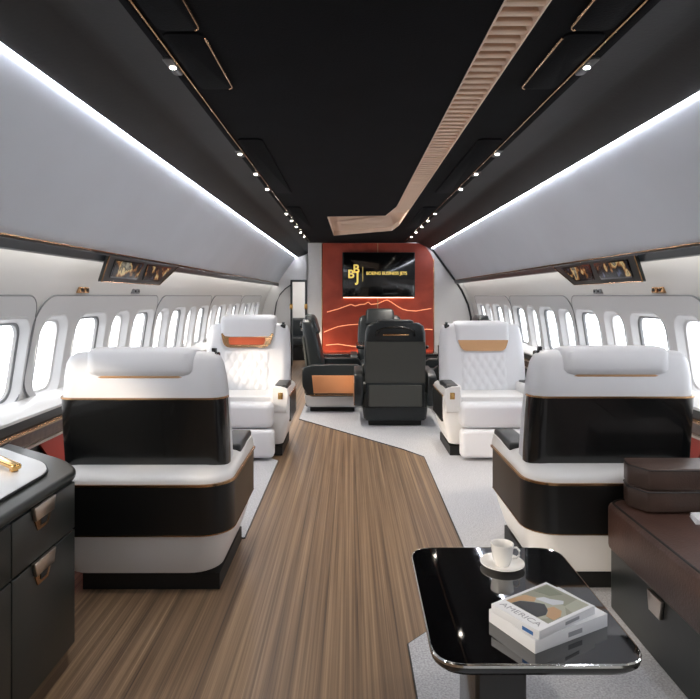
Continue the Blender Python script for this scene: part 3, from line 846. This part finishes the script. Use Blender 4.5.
for x_ in (-.10, .10): rbox(bm, (x_-.012, -.012, 0), (x_+.012, .012, .012), .003, 2, gm)
gh = obj('handle', bm, M['gold'], tray); gh['label'] = 'gold bar handle'

# ------------------------------------------------------------------ right ottoman, cases
ot = thing('storage_bench', 'low dark green bench with brown leather top in the right foreground', 'bench', (0, 0, CZ))
bm = bmesh.new(); prism(bm, round_poly([(.985, .7), (.985, 2.56), (1.035, 2.59), (1.60, 2.59), (1.60, .7)], [.01, .04, .04, .01, .01], 4), .0, .42, r=.006); obj('base', bm, M['green_black'], ot)
bm = bmesh.new()
top = round_poly([(.97, .69), (.97, 2.555), (1.025, 2.60), (1.61, 2.60), (1.61, .69)], [.01, .04, .04, .01, .01], 4)
prism(bm, top, .25, .445, r=.022, seg=4); cv = obj('leather_cover', bm, M['brown_leather'], ot)
bm = bmesh.new(); ins = round_poly([(.988, .71), (.988, 2.545), (1.035, 2.583), (1.59, 2.583), (1.59, .71)], [.01, .04, .04, .01, .01], 4)
tube(bm, [(p[0], p[1], .444) for p in ins], .005, 6, closed=True); obj('piping', bm, M['black_soft'], cv)
handle(ot, .984, 2.16, .21, .10, .07, False)
for i, (z0, lb) in enumerate(((.4495, 'lower'), (.5385, 'upper'))):
    cs = thing('leather_case', '%s of two stacked dark brown leather cases on the right bench' % lb, 'case', (0, 0, CZ+z0), 0, 'stacked leather cases')
    d = .008*i
    q = round_poly([(1.03+d*.5, 2.50), (1.075+d*.5, 2.41-d*.3), (1.53, 2.41-d*.3), (1.53, 2.585), (1.055, 2.585)], .012, 3)
    bm = bmesh.new(); prism(bm, q, .0, .088, r=.007, seg=3); obj('body', bm, M['case_leather'], cs)
    bm = bmesh.new(); tube(bm, [(p[0], p[1], .082) for p in q], .0025, 5, closed=True); obj('seam', bm, M['black_soft'], cs)
npk = thing('napkin', 'small folded white napkin at the right edge beside the leather cases', 'napkin', (1.215, 2.35, CZ+.446))
bm = bmesh.new()
for k in range(3):
    loft(bm, [[(-.012+.004*k, -.05, .006*k), (.16, -.06, .006*k), (.16, .04, .006*k), (.012+.004*k, .035, .006*k)], [(-.01+.004*k, -.048, .006*k+.005), (.16, -.06, .006*k+.005), (.16, .04, .006*k+.005), (.014, .033, .006*k+.005)]])
obj('folds', bm, M['napkin'], npk)

# ------------------------------------------------------------------ coffee table with cup and books
TT = .45
ct = thing('coffee_table', 'black glass coffee table with chrome rim in the right foreground', 'table', (0, 0, CZ))
tq = round_poly([(.078, 1.43), (.602, 1.43), (.602, 2.10), (.085, 2.10)], [.085, .085, .085, .085], 7)
def scale_poly(q, s): 
    cx = sum(p[0] for p in q)/len(q); cy = sum(p[1] for p in q)/len(q)
    return [(cx+(p[0]-cx)*s, cy+(p[1]-cy)*s) for p in q]
zt2 = TT-CZ
bm = bmesh.new(); prism(bm, scale_poly(tq, .985), zt2-.008, zt2); obj('glass_top', bm, M['glass_black'], ct, smooth=False)
bm = bmesh.new(); loft(bm, [[(p[0], p[1], z) for p in scale_poly(tq, s)] for s, z in ((.985, zt2+.0002), (.992, zt2+.001), (1.0, zt2-.002), (1.0, zt2-.008), (.985, zt2-.009))], False, False); obj('chrome_rim', bm, M['chrome'], ct)
bm = bmesh.new(); loft(bm, [[(p[0], p[1], z) for p in scale_poly(tq, s)] for s, z in ((.995, zt2-.009), (.99, zt2-.02), (.95, zt2-.034), (.85, zt2-.038))]); obj('under_tray', bm, M['black_gloss'], ct)
bm = bmesh.new(); rbox(bm, (.205, 1.56, .02), (.34, 1.80, zt2-.036), .012); obj('pedestal', bm, M['black_gloss'], ct)
bm = bmesh.new(); prism(bm, rrect(.34, .46, .03), 0, .022, r=.005, mtx=Matrix.Translation((.30, 1.70, 0))); obj('foot', bm, M['black_gloss'], ct)

cup_at = (.374, 1.955, TT)
sa = thing('saucer', 'white porcelain saucer under the cup on the coffee table', 'saucer', cup_at)
bm = bmesh.new(); lathe(bm, [(.038, 0), (.042, .002), (.066, .010), (.071, .0135), (.0705, .0155), (.064, .0135), (.044, .0065), (.03, .005), (.0001, .005)], 48); obj('dish', bm, M['porcelain'], sa)
cu = thing('cup', 'white porcelain espresso cup on the saucer at the far end of the coffee table', 'cup', (cup_at[0], cup_at[1], TT+.0055))
bm = bmesh.new(); lathe(bm, [(.022, 0), (.024, .003), (.030, .02), (.0345, .045), (.037, .066), (.0375, .069), (.036, .0695), (.0345, .066), (.032, .045), (.028, .02), (.02, .006), (.0001, .005)], 48)
obj('bowl', bm, M['porcelain'], cu)
bm = bmesh.new(); tube(bm, [(.033, -.004, .056), (.045, -.008, .058), (.053, -.010, .048), (.052, -.010, .034), (.043, -.008, .024), (.031, -.004, .022)], .0038, 8); obj('handle', bm, M['porcelain'], cu)

def book(o3, ux, uy, w, d, h, label):
    """o3: front corner; ux: unit along the right edge; uy: along the left edge"""
    t = thing('book', label, 'book', o3, 0, 'books on the coffee table')
    X = Vector((ux[0], ux[1], 0)); Yv = Vector((-ux[1], ux[0], 0))
    m4 = Matrix(((X.x, Yv.x, 0, 0), (X.y, Yv.y, 0, 0), (0, 0, 1, 0), (0, 0, 0, 1)))
    bm = bmesh.new(); rbox(bm, (.002, .003, .002), (w-.003, d-.004, h-.002), 0, mtx=m4); obj('pages', bm, M['book_pages'], t, smooth=False)
    bm = bmesh.new(); rbox(bm, (0, 0, 0), (w, d, .0022), .0006, 2, m4); rbox(bm, (0, 0, h-.0022), (w, d, h), .0006, 2, m4); rbox(bm, (-.0005, 0, 0), (.002, d, h), .0006, 2, m4); rbox(bm, (0, -.0005, 0), (w, .002, h), .0006, 2, m4)
    c = obj('cover', bm, M['book_cover'], t)
    return t, c, m4
u1 = Vector((.233, .125)).normalized()
b1, c1, m1 = book((.333, 1.475, TT), u1, None, .262, .167, .034, 'thick white book lying under the picture-covered book on the coffee table')
bm = bmesh.new(); rbox(bm, (.115, -.0012, .010), (.165, -.0004, .022), 0, mtx=m1); obj('spine_text', bm, M['book_text'], c1, smooth=False)
u2 = Vector((.186, .121)).normalized()
b2, c2, m2 = book((.343, 1.475, TT+.034), u2, None, .222, .158, .022, 'white book with an abstract picture cover on top of another book')
def flat(name, pts, z, m, par):
    bm = bmesh.new()
    loft(bm, [[m2 @ Vector((p[0], p[1], z)) for p in pts], [m2 @ Vector((p[0], p[1], z+.0004)) for p in pts]])
    return obj(name, bm, m, par, smooth=False)
pic = flat('cover_picture', [(.046, .010), (.212, .010), (.212, .148), (.046, .148)], .0221, M['cover_pic'], c2)
for q, mm in (([(.0465, .045), (.075, .04), (.098, .052), (.116, .078), (.10, .10), (.075, .125), (.0465, .13)], 'pic_black'), ([(.07, .012), (.10, .014), (.125, .03), (.125, .055), (.105, .06), (.09, .046), (.07, .036)], 'pic_tan'),
              ([(.0465, .132), (.078, .126), (.104, .101), (.125, .112), (.112, .14), (.0465, .147)], 'pic_tan'), ([(.118, .11), (.13, .062), (.158, .05), (.172, .06), (.15, .088), (.145, .104)], 'pic_grey'), ([(.165, .10), (.20, .085), (.206, .142), (.15, .142)], 'pic_moss')):
    bm = bmesh.new(); loft(bm, [[m2 @ Vector((p[0], p[1], z)) for p in q] for z in (.0224, .0229)]); obj('picture_patch', bm, M[mm], pic, smooth=False)
tm = m2 @ Matrix.Translation((.023, .079, .0222)) @ Matrix.Rotation(-PI/2, 4, 'Z')
text_mesh('title_text', 'AMERICA', .027, M['book_text'], c2, tm, .0002, 1.15)
bm = bmesh.new(); rbox(bm, (-.0016, .018, .003), (-.0006, .052, .012), 0, mtx=m2); obj('blue_label', bm, M['book_blue'], c2, smooth=False)
bm = bmesh.new(); rbox(bm, (.10, -.0016, .007), (.155, -.0006, .015), 0, mtx=m2); obj('spine_text', bm, M['book_text'], c2, smooth=False)

# ------------------------------------------------------------------ light
w = bpy.data.worlds.new('World'); bpy.context.scene.world = w; w.use_nodes = True
bg = w.node_tree.nodes['Background']; bg.inputs[0].default_value = (.93, .96, 1, 1); bg.inputs[1].default_value = 4.5
def light(kind, name, loc, energy, col, **k):
    l = bpy.data.lights.new(name, kind); l.energy = energy; l.color = col
    for a, v_ in k.items(): setattr(l, a, v_)
    o = bpy.data.objects.new(name, l); C.objects.link(o); o.location = loc; return o
for side in (-1, 1):
    y1 = 10.9 if side < 0 else 9.1
    o = light('AREA', 'window_portal', (side*1.92, (y1-1.4)/2, WZ), 1, (1, 1, 1), shape='RECTANGLE', size=WH+.1, size_y=y1+1.4)
    o.rotation_euler = (0, side*PI/2, 0)
    o.data.cycles.is_portal = True
for side in (-1, 1):
    for y in SPOTS+[-.7]:
        o = light('SPOT', 'spot_lamp', (side*.735-.016, y, 2.125), 24 if y < 5.5 else 36 if y < 7.2 else 62, (1, .92, .82), spot_size=math.radians(110), spot_blend=.8, shadow_soft_size=.02)
o = light('SUN', 'low_sun', (-4, -1, 3), 6, (1, .84, .66), angle=math.radians(9))
o.rotation_euler = Vector((1, .55, -.33)).to_track_quat('-Z', 'Y').to_euler()
o = light('POINT', 'far_room_lamp', (-1.05, 12.4, 1.9), 18, (1, .82, .66), shadow_soft_size=.15)

# ------------------------------------------------------------------ camera
cam = bpy.data.cameras.new('camera'); cam.sensor_width = 36; cam.sensor_fit = 'HORIZONTAL'; cam.lens = 600/700*36
cam.shift_y = -53.5/700; cam.clip_start = .05
co = bpy.data.objects.new('camera', cam); C.objects.link(co); co.location = CAM; co.rotation_euler = (PI/2, 0, 0)
sc = bpy.context.scene; sc.camera = co
vs = sc.view_settings; vs.view_transform = 'Standard'; vs.look = 'None'; vs.gamma = 1; vs.exposure = .05; vs.use_curve_mapping = False
sc.cycles.max_bounces = 8; sc.cycles.diffuse_bounces = 5; sc.cycles.glossy_bounces = 4; sc.cycles.transparent_max_bounces = 8
sc.cycles.sample_clamp_indirect = 6
